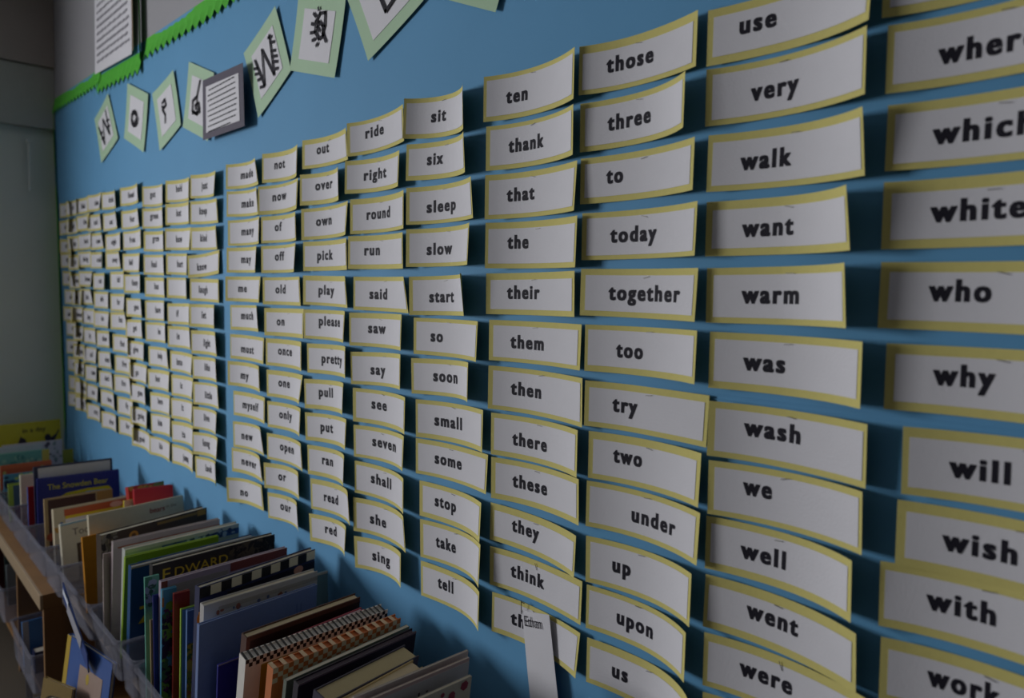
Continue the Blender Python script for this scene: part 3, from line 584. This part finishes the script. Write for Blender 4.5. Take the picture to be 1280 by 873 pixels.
for cidx in sorted(COLS):
    rows = COLS[cidx]
    for r, (word, v) in enumerate(rows):
        k = v[:8]; s0, tb, tw = v[8:11]
        root = empty('word_card', (k[0], 0, k[1]), None, 'card', 'word cards on the blue board')
        if cidx <= 9:
            lab = "blurred white word card reading '%s', %s from top in %s column from left" % (word, ORD[r+1], ORD[cidx])
            if r == 11: lab = "blurred white word card reading '%s', lowest in %s column from left" % (word, ORD[cidx])
            if word == 'I': lab = "white word card with no readable word, between the 'hurt' and 'if' cards"
        elif r == 0: lab = "white word card with yellow border reading '%s', top of its column" % word
        elif word == 'this': lab = "white word card reading 'this', partly covered by a name strip, below the 'think' card"
        elif word in ('sing', 'tell', 'red', 'our', 'no'): lab = "white word card reading '%s' with hanging curled end, lowest in its column" % word
        else: lab = "white word card with yellow border reading '%s', directly below the '%s' card" % (word, rows[r-1][0])
        root['label'] = lab.replace("'word2'", "word")
        base = BASE + (0.0009 if r % 2 else 0.0) + 0.0004*(cidx % 2)
        L, H = k[3], k[6]
        sheet('yellow_backing', k, 0, L, 0, H, base, m_yellow, root)
        ml, mt, mr, mb = (rc.uniform(.0055, .0105), rc.uniform(.0075, .0135), rc.uniform(.005, .009), rc.uniform(.007, .011))
        sheet('white_paper', k, ml, L-mr, mt, H-mb, base+0.0008, m_white, root)
        if word != 'I':
            off = 0.014
            tv, tf, twd = text_mesh(word, off, 1.27)
            size = 0.0335; sx = size*0.72 if tw <= 0 else min(max(tw/(twd+.07), size*0.60), size*1.12)
            vs, fs = [], []
            for n_, (ex, ey) in enumerate(((-.035, .016), (-.035, -.016), (0, .016), (0, -.016), (.035, .016), (.035, -.016))):
                b = len(vs); vs += [cardpt(k, s0+(x+ex+.035)*sx, tb-(y+ey)*size, base+0.0013+n_*0.00001) for x, y in tv]
                fs += [tuple(b+i for i in f) for f in tf]
            pydata('lettering', vs, fs, m_ink, root)
        ss = L*rc.uniform(.46, .54); ts = mt+rc.uniform(-.001, .003); an = rc.uniform(-.25, .25)
        if rc.random() < .15 and r > 8: an = 1.2
        q = []
        for i, (ds, dt) in enumerate(((-.006, -.0004), (.006, -.0004), (.006, .0004), (-.006, .0004))):
            q.append(cardpt(k, ss+ds*math.cos(an)-dt*math.sin(an), ts+ds*math.sin(an)+dt*math.cos(an), base+0.0016))
        q2 = [(a, b-0.0006, c) for a, b, c in q]
        pydata('staple', q+q2, [(3,2,1,0),(4,5,6,7),(0,1,5,4),(1,2,6,5),(2,3,7,6),(3,0,4,7)], m_staple, root)

# name strip clipped over the 'this' card
SA, SB, SC_, SD = Vector((-.930, -.0115, .884)), Vector((-.858, -.0150, .900)), Vector((-.838, -.018, .802)), Vector((-.908, -.0165, .778))
ns = empty('name_strip', (-0.86, -0.03, 0.90), "narrow white paper strip with a handwritten name hanging over the 'this' card", 'name tag')
A0, A1, A2, A3 = SA, SB, SC_, SD
d1, d2 = (A3-A0), (A2-A1)
B2, B3 = A1+d2*1.9, A0+d1*1.9
B2.y = B3.y = -.020
org = Vector((-0.86, -0.03, 0.90))
vs = [A0, A1, A2, A3, B3, B2]
vs = [v-org for v in vs]; vs += [v+Vector((0, .0006, 0)) for v in vs]
pydata('paper_strip', vs, [(0,3,2,1),(3,4,5,2),(6,7,8,9),(9,8,11,10),(0,1,7,6),(1,2,8,7),(2,5,11,8),(5,4,10,11),(4,3,9,10),(3,0,6,9)], m_white, ns)
tv, tf, tw = text_mesh('Ethan', 0.0, 0.95)
X = (A1-A0).normalized(); Y = (A0-A3).normalized(); Nn = Vector((0, -0.0015, 0))
o0 = A0 + X*0.006 - Y*0.026 - org
sc = 0.046/tw
pydata('handwriting', [o0+X*(x*sc)+Y*(y*sc*1.15)+Nn for x, y in tv], tf, m_ink, ns)
cl2 = boxes('paper_clip', [(-0.0705, -0.0695, 0.0165, 0.0175, -0.022, 0.002), (-0.0705, -0.062, 0.0165, 0.0175, -0.001, 0.0)], m_ink, ns)
# ---------------------------------------------------------------- bookcases
def bookcase(name, x0, x1, yf, ztop, label, dividers, zs, tth):
    root = empty(name, (x0, yf, 0), label, 'bookcase')
    W = x1-x0; D = -yf-0.03
    boxes('top_board', [(0, W, 0.003, D, ztop-tth, ztop)], m_wood, root, 0.002)
    boxes('front_edge', [(0, W, -0.006, 0.003, ztop-tth, ztop)], m_edge, root, 0.002)
    for sx in (0, W-0.02): boxes('side_panel', [(sx, sx+0.02, 0.004, D, 0, ztop-tth)], m_wood, root, 0.001)
    boxes('back_panel', [(0.02, W-0.02, D-0.006, D, 0, ztop-tth)], m_wood, root)
    for z in zs: boxes('shelf', [(0.02, W-0.02, 0.01, D-0.006, z-0.018, z)], m_wood, root, 0.001)
    for dx in dividers: boxes('divider', [(dx, dx+0.018, 0.008, D-0.006, 0, ztop-tth)], m_wood, root, 0.001)
    return root
bookcase('bookcase', -4.55, -2.74, -0.445, 0.462, 'wooden bookcase under the far bins, pale worn front edge', (0.62, 1.28), (0.10, ), 0.05)
bookcase('bookcase', -2.72, 0.6, -0.365, 0.462, 'wooden bookcase under the nearer bins, set back behind their rims', (0.75, 1.5, 2.3), (0.10, ), 0.03)

# ---------------------------------------------------------------- bins
def make_bin(x0, x1, y0, y1, z0, z1, label, group):
    root = empty('book_bin', ((x0+x1)/2, (y0+y1)/2, z0), label, 'bin', group)
    cx, cy = (x0+x1)/2, (y0+y1)/2; hx, hy = (x1-x0)/2, (y1-y0)/2; T = 0.006; h = z1-z0; th = 0.0025
    def ring(hx, hy, z, r=0.018):
        out = []
        for qx, qy, a0 in ((1, 1, 0), (-1, 1, 90), (-1, -1, 180), (1, -1, 270)):
            for a in (0, 45, 90):
                an = math.radians(a0+a); out.append((qx*(hx-r)+r*math.cos(an), qy*(hy-r)+r*math.sin(an), z))
        return out
    rings = [ring(hx-T, hy-T, 0), ring(hx, hy, h), ring(hx-th, hy-th, h), ring(hx-T-th, hy-T-th, th)]
    vs = sum(rings, []); n = 12; fs = []
    for a in range(3):
        for i in range(n): j = (i+1) % n; fs.append((a*n+i, a*n+j, (a+1)*n+j, (a+1)*n+i))
    fs.append(tuple(range(n-1, -1, -1))); fs.append(tuple(3*n+i for i in range(n)))
    pydata('tub', vs, fs, m_plastic, root)
    r = [ring(hx-0.001, hy-0.001, h-0.007), ring(hx+0.006, hy+0.006, h-0.007), ring(hx+0.006, hy+0.006, h+0.001), ring(hx-0.001, hy-0.001, h+0.001)]
    vs = sum(r, []); fs = []
    for a in range(4):
        b = (a+1) % 4
        for i in range(n): j = (i+1) % n; fs.append((a*n+i, a*n+j, b*n+j, b*n+i))
    pydata('rim', vs, fs, m_plastic, root)
    return root
ZB = 0.464
BN = [(-4.53,-4.145),(-4.13,-3.83),(-3.815,-3.545),(-3.53,-3.205),(-3.193,-2.895),(-2.883,-2.662),(-2.650,-2.266),(-2.252,-1.975),(-1.963,-1.840),(-1.828,-1.49),(-1.475,-0.78)]
WH = ['holding the yellow picture book in the far corner', 'holding the teal topped books', 'holding the cream spined book', 'holding the thick dark blue book', 'holding the thin brown book', 'holding the cream book with orange banded book behind', 'holding the gold book and the dark book', 'holding the bright green book', 'holding the black book with gold title', 'holding the upright coloured spines', 'holding the black and white patterned book and gingham book']
for (a, b), wh in zip(BN, WH):
    make_bin(a, b, -0.415, -0.018, ZB, 0.572, 'clear plastic bin on the bookcase ' + wh, 'clear plastic book bins on top of the bookcase')

# ---------------------------------------------------------------- books
LEAN = {}
def book(label, uL, yL, z, w, yw, th, lean, cover, art=(), pages=True, spine=None, zb=ZB+0.004, name='picture_book', group='children\'s books in the clear bins', soft=False, pcol=None):
    ya = math.radians(yw); le = math.radians(lean)
    d = Vector((math.sin(ya), math.cos(ya), 0)); n = Vector((-math.cos(ya), math.sin(ya), 0))
    up = (n*math.sin(le)+Vector((0, 0, 1))*math.cos(le)); nn = d.cross(up)*-1
    nn = (n*math.cos(le)-Vector((0, 0, 1))*math.sin(le))
    h = (z-zb)/math.cos(le) - th*math.tan(le)*0
    h -= 0.0; zoff = max(0, th*math.sin(le))
    h = (z-zb-zoff)/math.cos(le)
    org = Vector((uL, yL, z))-up*h
    root = empty(name, org, label, 'book', group)
    mm = Matrix((d, nn, up)).transposed()
    root.rotation_euler = mm.to_euler()
    c = 0.0008 if soft else 0.0022
    mc = col(cover, 0.35)
    boxes('cover', [(0, w, 0, c, 0, h), (0, w, th-c, th, 0, h), (0, c, c, th-c, 0, h)], mc, root)
    if pages and th > 2.5*c:
        e = 0.0005 if soft else 0.003
        boxes('pages', [(c, w-e, c, th-c, e, h-e)], pcol or m_pages, root)
    if spine: boxes('spine_panel', [(-0.0006, 0.0, 0.0005, th-0.0005, spine[1]*h, spine[2]*h)], col(spine[0]), root)
    yy = -0.0004; dep = 0
    for a in art:
        dep += 1; yv = -0.0003-0.00025*dep
        if a[0] == 'rect':
            _, x0, t0, x1, t1, cc = a
            boxes('cover_panel', [(x0*w, x1*w, yv, 0, h-t1, h-t0)], col(cc), root)
        elif a[0] == 'poly':
            _, pts, cc = a
            pydata('cover_shape', [(x*w, yv, h-t) for x, t in pts], [tuple(range(len(pts)))], col(cc), root)
        elif a[0] == 'disc':
            _, x, t, rx, rz, cc = a
            pydata('cover_shape', [(x*w+rx*math.cos(k*math.pi/12), yv, h-t+rz*math.sin(k*math.pi/12)) for k in range(24)], [tuple(range(24))], col(cc), root)
        elif a[0] == 'text':
            _, s, x, t, size, cc = a[:6]; off = a[6] if len(a) > 6 else 0.0; sx = a[7] if len(a) > 7 else 1.0
            tv, tf, tw = text_mesh(s, off, 1.0)
            pydata('title', [(x*w+p*size*sx, yv, h-t+q*size) for p, q in tv], tf, col(cc), root)
        elif a[0] == 'checks':
            _, t0, t1, nx, nz, cc = a; vs, fs = [], []
            for i in range(nx):
                for j in range(nz):
                    if (i+j) % 2 == 0:
                        x0, x1 = i/nx*w, (i+1)/nx*w; za, zb2 = h-(t0+(t1-t0)*j/nz), h-(t0+(t1-t0)*(j+1)/nz); b = len(vs)
                        vs += [(x0, yv, zb2), (x1, yv, zb2), (x1, yv, za), (x0, yv, za)]; fs.append((b, b+1, b+2, b+3))
            tag(pydata('pattern', vs, fs, col(cc), root), kind='stuff')
        elif a[0] == 'topchecks':
            _, nx, cc = a; vs, fs = [], []
            for i in range(0, nx, 2):
                x0, x1 = i/nx*w, (i+.8)/nx*w; b = len(vs); sk = 0.4*(x1-x0) if nx > 30 else 0
                vs += [(x0, 0, h+.0006), (x1, 0, h+.0006), (x1+sk, th, h+.0006), (x0+sk, th, h+.0006)]; fs.append((b, b+1, b+2, b+3))
            tag(pydata('edge_pattern', vs, fs, col(cc), root), kind='stuff')
        elif a[0] == 'stroke':
            _, paths, hw, cc = a
            v, f = ribbon([[(x*w, h-t) for x, t in p] for p in paths], hw)
            tag(pydata('cover_drawing', [(p, yv, q) for p, q in v], f, col(cc), root), kind='stuff')
        elif a[0] == 'dots':
            _, cnt, x0, t0, x1, t1, cs, rad = a; rr = random.Random(cnt+int(w*1000))
            for cc in cs:
                vs, fs = [], []
                for _i in range(cnt):
                    x = rr.uniform(x0, x1)*w; q = h-rr.uniform(t0, t1); ra = rad*rr.uniform(.5, 1.2); b = len(vs); st = rr.uniform(.5, 1.6)
                    vs += [(min(w, max(0, x+ra*math.cos(k))), yv-rr.uniform(0, .0001), min(h, q+ra*st*math.sin(k))) for k in (0.2, 1.3, 2.4, 3.4, 4.6, 5.5)]; fs.append(tuple(range(b, b+6)))
                tag(pydata('cover_drawing', vs, fs, col(cc), root), kind='stuff')
        elif a[0] == 'spinedots':
            _, cnt, cs, rad = a; rr = random.Random(cnt+7)
            for cc in cs:
                vs, fs = [], []
                for _i in range(cnt):
                    yb, zz = rr.uniform(.0, th), rr.uniform(.1, .9)*h; b = len(vs)
                    vs += [(-.0008-rr.uniform(0, .0003), min(th, max(0, yb+rad*math.cos(k)*.6)), zz+rad*1.6*math.sin(k)) for k in (0.2, 1.3, 2.4, 3.4, 4.6, 5.5)]; fs.append(tuple(range(b, b+6)))
                tag(pydata('spine_drawing', vs, fs, col(cc), root), kind='stuff')
    return root
book('tall yellow picture book with black animal drawings leaning in the far corner', -4.40, -0.40, 0.781, 0.345, -5, .012, 6, 'b9ae1c',
     [('text', 'in a day', 0.50, 0.052, 0.034, '2a2412', 0.01), ('poly', [(.42,.115),(.47,.07),(.53,.085),(.56,.12),(.68,.13),(.80,.125),(.86,.09),(.93,.075),(.97,.05),(.975,.06),(.92,.10),(.84,.135),(.66,.15),(.52,.145)], '2d2330'), ('rect', .48, .14, .78, .152, '8a3a2a'), ('disc', .82, .09, .014, .02, '241d2c')])
book('narrow yellow-green book standing nearest the wall in the far bin', -4.30, -0.226, 0.637, 0.2, 0, .012, 3, 'a8a83c')
book('white topped book standing in front of the yellow picture book', -4.25, -0.335, 0.702, 0.25, 0, .02, 3, 'b9b4bc', [('dots', 20, .5, .01, .98, .15, ['7f8c8a', '59505e'], .008)])
book('pale grey covered book in the far bin, whitish top edge', -4.185, -0.372, 0.704, 0.19, 0, .025, 3, 'b7bcc0', [('rect', .0, .03, 1, .09, '6f9a88')])
book('teal picture book with yellow corner, rear of the second bin', -4.05, -0.378, 0.698, 0.20, 0, .03, 3, '5c9a90', [('rect', .85, .0, 1, .16, 'b6a74a'), ('dots', 14, .05, .02, .8, .12, ['7fb3a0', '3f7f7c'], .01)])
book('orange-red topped picture book in front of the teal one', -3.97, -0.384, 0.658, 0.2, 0, .02, 3, 'b7532f', [('rect', 0, 0, 1, .016, 'c25f38'), ('dots', 10, 0, .03, 1, .16, ['6d9188', 'a8a05a'], .012)])
book('blue and green illustrated book at the left picture edge', -3.885, -0.384, 0.634, 0.19, 0, .012, 3, '4f86a0', [('dots', 22, .0, .005, 1, .15, ['20406e', '6fae9c', '9fb86a', '1d3050'], .014)])
book('slim green-edged book leaning in front of the blue illustrated one', -3.72, -0.392, 0.628, 0.15, 0, .008, 7, '8ea843', [('rect', .12, .01, 1, .16, '36506c')])
book('cream picture book with a pale spine, left of the red one', -3.60, -0.365, 0.683, 0.2, 0, .02, 3, 'c9c3b0', [('dots', 12, .2, .01, 1, .2, ['8a9aa8', 'b8a97c'], .012)])
book('bright red covered book behind the dark blue one', -3.36, -0.378, 0.684, 0.25, 0, .012, 3, 'b32428', spine=('3a5da8', 0, 1))
book('thick dark blue picture book with yellow title lettering', -3.25, -0.365, 0.734, 0.281, 5, .022, 2, '1d2a78',
     [('text', 'The Snowden Bear', .12, .046, .031, 'b9b23a', .012, .86), ('poly', [(.22,.12),(.24,.082),(.34,.066),(.6,.058),(.86,.058),(.90,.072),(.9,.12)], 'c0b41e'), ('poly', [(.26,.12),(.28,.09),(.38,.078),(.6,.07),(.83,.070),(.87,.08),(.87,.12)], '4484c8'), ('text', '........', .30, .074, .03, '5a7a20', .01, 1.5)])
book('white topped hardback standing just behind the dark blue titled book', -3.30, -0.366, 0.772, 0.272, 3, .016, 4, '2a3048', [('rect', .05, .006, .97, .05, 'c0bcb8')])
book('thin brown book with a tan frame in front of the dark blue one', -3.06, -0.376, 0.699, 0.227, -2.7, .012, 4, '9c8560', [('rect', .05, .006, .74, .2, '3a1a1c'), ('rect', .76, .004, 1, .05, '9a7038'), ('dots', 10, .06, .05, .7, .2, ['8c3a22', '20120f', '325a96', 'a06a30'], .011)])
book('picture book with orange band and yellow and white stripes', -2.93, -0.372, 0.689, 0.257, -5.9, .02, 5, 'b9ad94', [('rect', .13, .006, .97, .030, 'b0512c'), ('disc', .80, .020, .022, .011, 'd4a494'), ('rect', .14, .030, .9, .040, 'd0b322'), ('rect', .14, .040, 1, .062, 'c8c4cc'), ('rect', .14, .062, 1, .074, '7296b4'), ('dots', 8, .0, .05, .12, .2, ['3a6aa8', 'b0823a'], .008)])
book('red book lying against the wall behind the cream picture book', -2.84, -0.155, 0.752, 0.125, -4, .03, 14, 'a8322c', [('dots', 8, 0, .0, 1, .05, ['6d7a3c', 'b0823a'], .012)], zb=.52)
book('small yellow cornered book beside the red one at the wall', -2.76, -0.19, 0.725, 0.13, 0, .012, 8, 'c0b02e', [('rect', 0, 0, .45, .06, 'b9ad94')])
book('small crimson book near the wall, top just showing', -2.73, -0.165, 0.765, 0.125, 6, .03, 8, 'b01f30')
book('large cream picture book with a short grey serif title', -2.80, -0.377, 0.668, 0.305, -14, .012, 6, 'c4bda9', [('text', 'Toot', .12, .046, .034, '6a625e', .005), ('text', '& Puddle', .5, .038, .026, 'a89a86', .0), ('rect', .0, 0, 1, .006, '83a6bc'), ('rect', .16, .075, .5, .2, '4a3a2c'), ('rect', .19, .082, .48, .2, '8a6f62')])
book('cream book with small dark red words, between the large cream one and the dark one', -2.56, -0.345, 0.748, 0.31, -10, .012, 5, 'beb79f', [('text', 'bears', .62, .036, .024, '84302a', .02), ('text', 'in the', .80, .03, .016, '6a5a50', .0)])
book('gold orange picture book with a dark picture panel', -2.50, -0.376, 0.700, 0.17, -10, .01, 6, 'b87a18', [('rect', .28, .045, 1, .2, '3a3450'), ('rect', .30, .075, 1, .2, '3c4c22'), ('dots', 10, .3, .05, 1, .2, ['46601e', '2a2c3c', '65741f'], .012)])
book('dark brown picture book with a small gold ornament and mottled spine', -2.278, -0.376, 0.762, 0.338, -15, .026, 0, '40352c', [('dots', 30, .0, .0, .12, .25, ['6f6a5e', '1c1a18', '857a60', '54503f'], .008), ('disc', .28, .024, .014, .013, 'b07a2c'), ('disc', .28, .024, .007, .006, '5a3c1c'), ('rect', .5, .006, .97, .014, '7b6232'), ('rect', .9, .003, .985, .02, '9c7430')])
book('thin pale pink spined book just left of the lavender-grey hardback', -2.200, -0.390, 0.733, 0.05, 0, .005, -2, 'a08c8c')
book('thin off-white book squeezed beside the mottled spine', -2.212, -0.388, 0.715, 0.05, 0, .005, -2, 'aaa69c')
book('lavender-grey hardback with a rust line along its top', -2.17, -0.372, 0.769, 0.30, -4.6, .012, -6, 'a79a9c', [('rect', .04, .016, 1, .021, '8c4e34'), ('rect', 0, .021, .08, .25, '9c9094')])
book('white picture book with blue artwork behind the green one', -2.10, -0.361, 0.764, 0.322, -5.3, .02, -6, 'b8bcb6', [('rect', .0, .010, 1, .3, '9aaa9c'), ('rect', .3, .012, 1, .03, '3d5c8c'), ('dots', 14, .4, .01, .98, .03, ['9ab0c0', '28406c'], .006)])
book('bright green picture book leaning in its bin', -2.055, -0.372, 0.758, 0.25, -4, .01, -9, '86a824', [('rect', .12, .020, 1, .3, '3a4a6c')])
book('dark blue picture book with a yellow letter Z', -1.99, -0.376, 0.752, 0.340, -6, .018, -6, '1c4a78', [('text', 'Z', .06, .16, .065, 'c0a820', .02), ('text', 'Y', .12, .07, .022, 'a05a34', .01), ('rect', 0, 0, 1, .005, '9c9686')])
book('black picture book with large gold capital letters', -1.83, -0.372, 0.800, 0.322, -5.6, .018, -4, '2c2a2a', [('text', 'E', .075, .044, .042, 'b59a2e', .004, 1.1), ('text', 'DWARD', .165, .042, .034, 'b59a2e', .002, 1.08), ('dots', 26, .62, .004, .99, .05, ['161414', '1c1a1c', '38322c', '4a4034'], .014)])
book('slim book with a teal green spine, leftmost of the upright spines', -1.802, -0.398, 0.786, 0.032, 0, .006, 0, '5a9c8a', [('rect', 0, .0, .5, .05, '3f7f66'), ('dots', 6, .05, .01, .6, .07, ['8a9cb4', '2e5a48'], .01)])
book('thin tan book standing low between the green and navy spines', -1.772, -0.396, 0.694, 0.06, 0, .004, 0, 'b09a70', soft=True)
book('navy blue slim book beside the thin tan one', -1.762, -0.392, 0.754, 0.05, 0, .005, 0, '20206a')
book('lavender hardback with dark red right half of its cover', -1.742, -0.380, 0.789, 0.322, -5.3, .012, -4, 'a294a4', [('rect', .0, .014, .5, .3, '98938f'), ('rect', .52, .0, 1, .022, '7d4440'), ('rect', .0, .0, .045, .3, '7a3c2c')])
book('light blue spined book covered in green leaves and purple flowers', -1.724, -0.384, 0.776, 0.032, 0, .009, -4, '4e94b4', [('rect', .0, .0, .1, .018, '8cb4b8'), ('rect', .0, .018, .14, .04, 'b87830'), ('dots', 16, .03, .04, .55, .28, ['5c2c58', '6fa03c', '2a1a3c', '3c6c46'], .012)])
book('dark red spined book right of the flowered one', -1.700, -0.366, 0.770, 0.035, 0, .008, -4, '8e2c26')
book('slim book with a lime green spine edge', -1.682, -0.357, 0.738, 0.05, 0, .006, -4, '9cc24a', [('rect', .06, .002, 1, .3, '5f86ac')])
book('book with a blue, orange and yellow painted cover edge', -1.662, -0.350, 0.738, 0.06, 0, .009, -4, '5b7aa8', [('dots', 12, .0, .08, .3, .27, ['b0682c', '8c9a30', 'c0a83a', '54702c'], .010), ('rect', .25, .01, 1, .28, '3a2c1c'), ('dots', 12, .25, .0, .7, .27, ['8c7028', '16120e', '6a5a20'], .008)])
book('navy picture book topped by a black and cream checked band', -1.58, -0.351, 0.817, 0.308, -11, .018, -5, '22284e', [('rect', .05, .002, 1, .024, 'c2bca6'), ('checks', .002, .025, 12, 1, '14131a'), ('rect', .22, .030, 1, .3, '16162a'), ('disc', .13, .070, .045, .030, 'bf6c1c'), ('disc', .84, .038, .014, .010, 'b48474'), ('rect', .0, .055, .06, .09, 'c07820')])
book('pale grey hardback in front of the checked one', -1.545, -0.355, 0.790, 0.276, -4.6, .018, -5, 'b2afac', [('rect', .12, .012, 1, .022, '9a968f'), ('dots', 5, .1, .022, .7, .032, ['8a5a4a', '5a6684'], .005)])
book('thin pale teal book against the wall beside the grey hardback', -1.62, -0.115, 0.762, 0.09, 0, .006, 2, '6c8c94', [('rect', 0, 0, 1, .006, 'bcb8ac')])
book('large smoky blue picture book with plain cover', -1.505, -0.379, 0.769, 0.286, -7, .010, -5, '6c80ae', [('stroke', [[(.42,.10),(.42,.17)],[(.47,.09),(.47,.165)],[(.51,.095),(.505,.15)],[(.81,.03),(.815,.055)],[(.85,.03),(.85,.06)]], .0008, '41548c')])
book('small violet-blue booklet in front of the smoky blue book', -1.470, -0.355, 0.690, 0.16, -5, .004, -5, '2a2c8c', [('rect', 0, 0, 1, .003, '8a84a4')])
book('dark brown hardback with thick tan page edges', -1.33, -0.353, 0.797, 0.262, -5, .020, -10, '4a2c22', [('rect', .03, .01, 1, .3, '2a1814')], pcol=mat('tan_pages', 'cdbd9c', .8, .12, 200, grain=(1, 14, 1)))
book('pinkish red paperback in front of the brown hardback', -1.298, -0.342, 0.779, 0.247, -7.2, .011, -10, 'a84858', [('rect', .0, .0, .55, .008, 'c4a4a8'), ('rect', .5, .0, 1, .012, 'b02a40')], pcol=m_white)
book('white picture book edged with a black herringbone pattern', -1.268, -0.381, 0.786, 0.313, -2.4, .026, -10, 'dad6ce', [('checks', .0, .016, 46, 2, '1b1a1c'), ('topchecks', 56, '1b1a1c'), ('rect', .1, .020, 1, .3, '8c7420')], pcol=mat('white_pages', 'dcd8d0', .8, .05, 80))
book('orange and cream gingham covered book', -1.20, -0.360, 0.789, 0.286, -4.5, .020, -10, 'c2703c', [('checks', .0, .030, 28, 3, 'd0c2a4'), ('topchecks', 28, 'd0b490')], pcol=mat('orange_edge', 'c06c3c', .8, .06, 80))
book('grey-green paperback beside the gingham book', -1.16, -0.354, 0.781, 0.283, -7, .009, -10, '6c7468', soft=True)
book('dark plum hardback with black cover', -1.12, -0.352, 0.791, 0.266, -6.5, .014, -10, '2a2430', [('rect', 0, .0, 1, .004, '6a5a64')], pcol=mat('plum_pages', '5a4e58', .8, .1, 80))
book('very thick book with a cream page block and charcoal cover', -1.02, -0.35, 0.801, 0.20, -8.7, .040, -12, '3e3c4c', pcol=mat('cream_pages', 'b9ac86', .8, .15, 160, grain=(1, 16, 1)))
book('tan hardback with rounded corner at the bottom edge', -0.965, -0.36, 0.811, 0.18, -10, .026, -12, 'a89468', [('rect', .05, .006, .97, .3, '8c7844')], pcol=mat('tan_pages', 'b9a888'))
book('thin pale magazine standing alone near the wall', -0.905, -0.372, 0.866, 0.215, 0, .004, -8, 'b4aaa8', soft=True)
book('thin pink-edged magazine in front of the pale one', -0.890, -0.375, 0.863, 0.208, 0, .004, -8, 'b09a9a', [('rect', .0, .006, 1, .3, 'a8a8ae'), ('text', 'his', .52, .045, .03, '2c2430', .01)], soft=True)
book('thin cream magazine nearest the picture bottom edge', -0.862, -0.385, 0.850, 0.20, 0, .005, -8, 'b8b2a4', [('dots', 8, .5, .01, 1, .05, ['8c3a4a'], .008)], soft=True)

# ---------------------------------------------------------------- things low in front of the bookcases
tg = empty('bin_label', (-2.31, -0.448, 0.52), 'dark blue folder with a white label hanging on the front of a bin', 'label holder')
quadplate('folder', [(-0.12, 0.004, 0.03), (0.16, 0.004, -0.085), (0.17, 0.0, -0.03), (-0.10, 0.0, 0.085)], col('28407c', .3), tg, .003)
quadplate('white_label', [(-0.05, -0.0012, 0.015), (0.10, -0.0012, -0.04), (0.12, -0.0018, -0.005), (-0.04, -0.0018, 0.05)], col('8f8f98'), tg)
quadplate('glossy_tab', [(-0.085, -0.0035, 0.060), (-0.02, -0.0035, 0.038), (-0.018, -0.0035, 0.052), (-0.083, -0.0035, 0.074)], mat('glossy_white_tape', 'e8eefc', .15, spec=.8), tg)
lb = book('blue book with a yellow spine leaning in the floor basket', -2.32, -0.455, 0.485, 0.27, 80, .012, 8, '2c5090', [('rect', .0, .0, .09, .47, 'a88c22'), ('rect', .35, .055, .85, .16, '9a8478'), ('dots', 6, .3, .05, .95, .2, ['b0983c'], .01)], zb=.012, name='leaning_book', group='books on the lower shelves')
def lower_book(label, *a, **k): return book(label, *a, group='books on the lower shelves', **k)
lower_book('tan paperback in the floor basket, angled outward', -2.16, -0.54, 0.40, 0.15, 60, .014, 10, '5e5440', zb=.012)
lower_book('yellow-brown paperback in the floor basket before the blue one', -2.30, -0.52, 0.39, 0.13, 70, .01, 10, '7a6430', zb=.012)
lower_book('dark red book on the lower shelf at the left picture edge', -3.75, -0.43, 0.39, 0.2, 0, .02, 2, '4c1416', zb=.165)
lower_book('dark green book beside the red one on the lower shelf', -3.66, -0.42, 0.34, 0.2, 0, .012, 2, '2c3c3a', zb=.165)
lower_book('pale grey book in the lower bin at the left edge', -3.55, -0.43, 0.33, 0.2, 0, .012, 8, '7c8488', zb=.165)
lower_book('white-spined blue book on the lower shelf of the far bookcase', -3.02, -0.46, 0.28, 0.16, 0, .012, 10, '3c74b0', [('rect', 0, 0, .12, .3, 'a8aab0')], zb=.125)
lower_book('dark navy book lying low on the far shelf', -2.92, -0.44, 0.20, 0.2, 0, .05, 2, '20284c', zb=.125)
make_bin(-2.50, -1.90, -0.64, -0.385, 0.0, 0.24, 'low clear plastic basket on the floor before the near bookcase', 'floor basket')
for a, b, wh in ((-3.90, -3.38, 'on the lower shelf at the left picture edge'), (-3.18, -2.80, 'on the lower shelf holding the white-spined blue book')):
    make_bin(a, b, -0.47, -0.10, 0.104 if a > -3.3 else 0.15, 0.24 if a > -3.3 else 0.29, 'clear plastic bin ' + wh, 'clear plastic bins on the lower shelves')
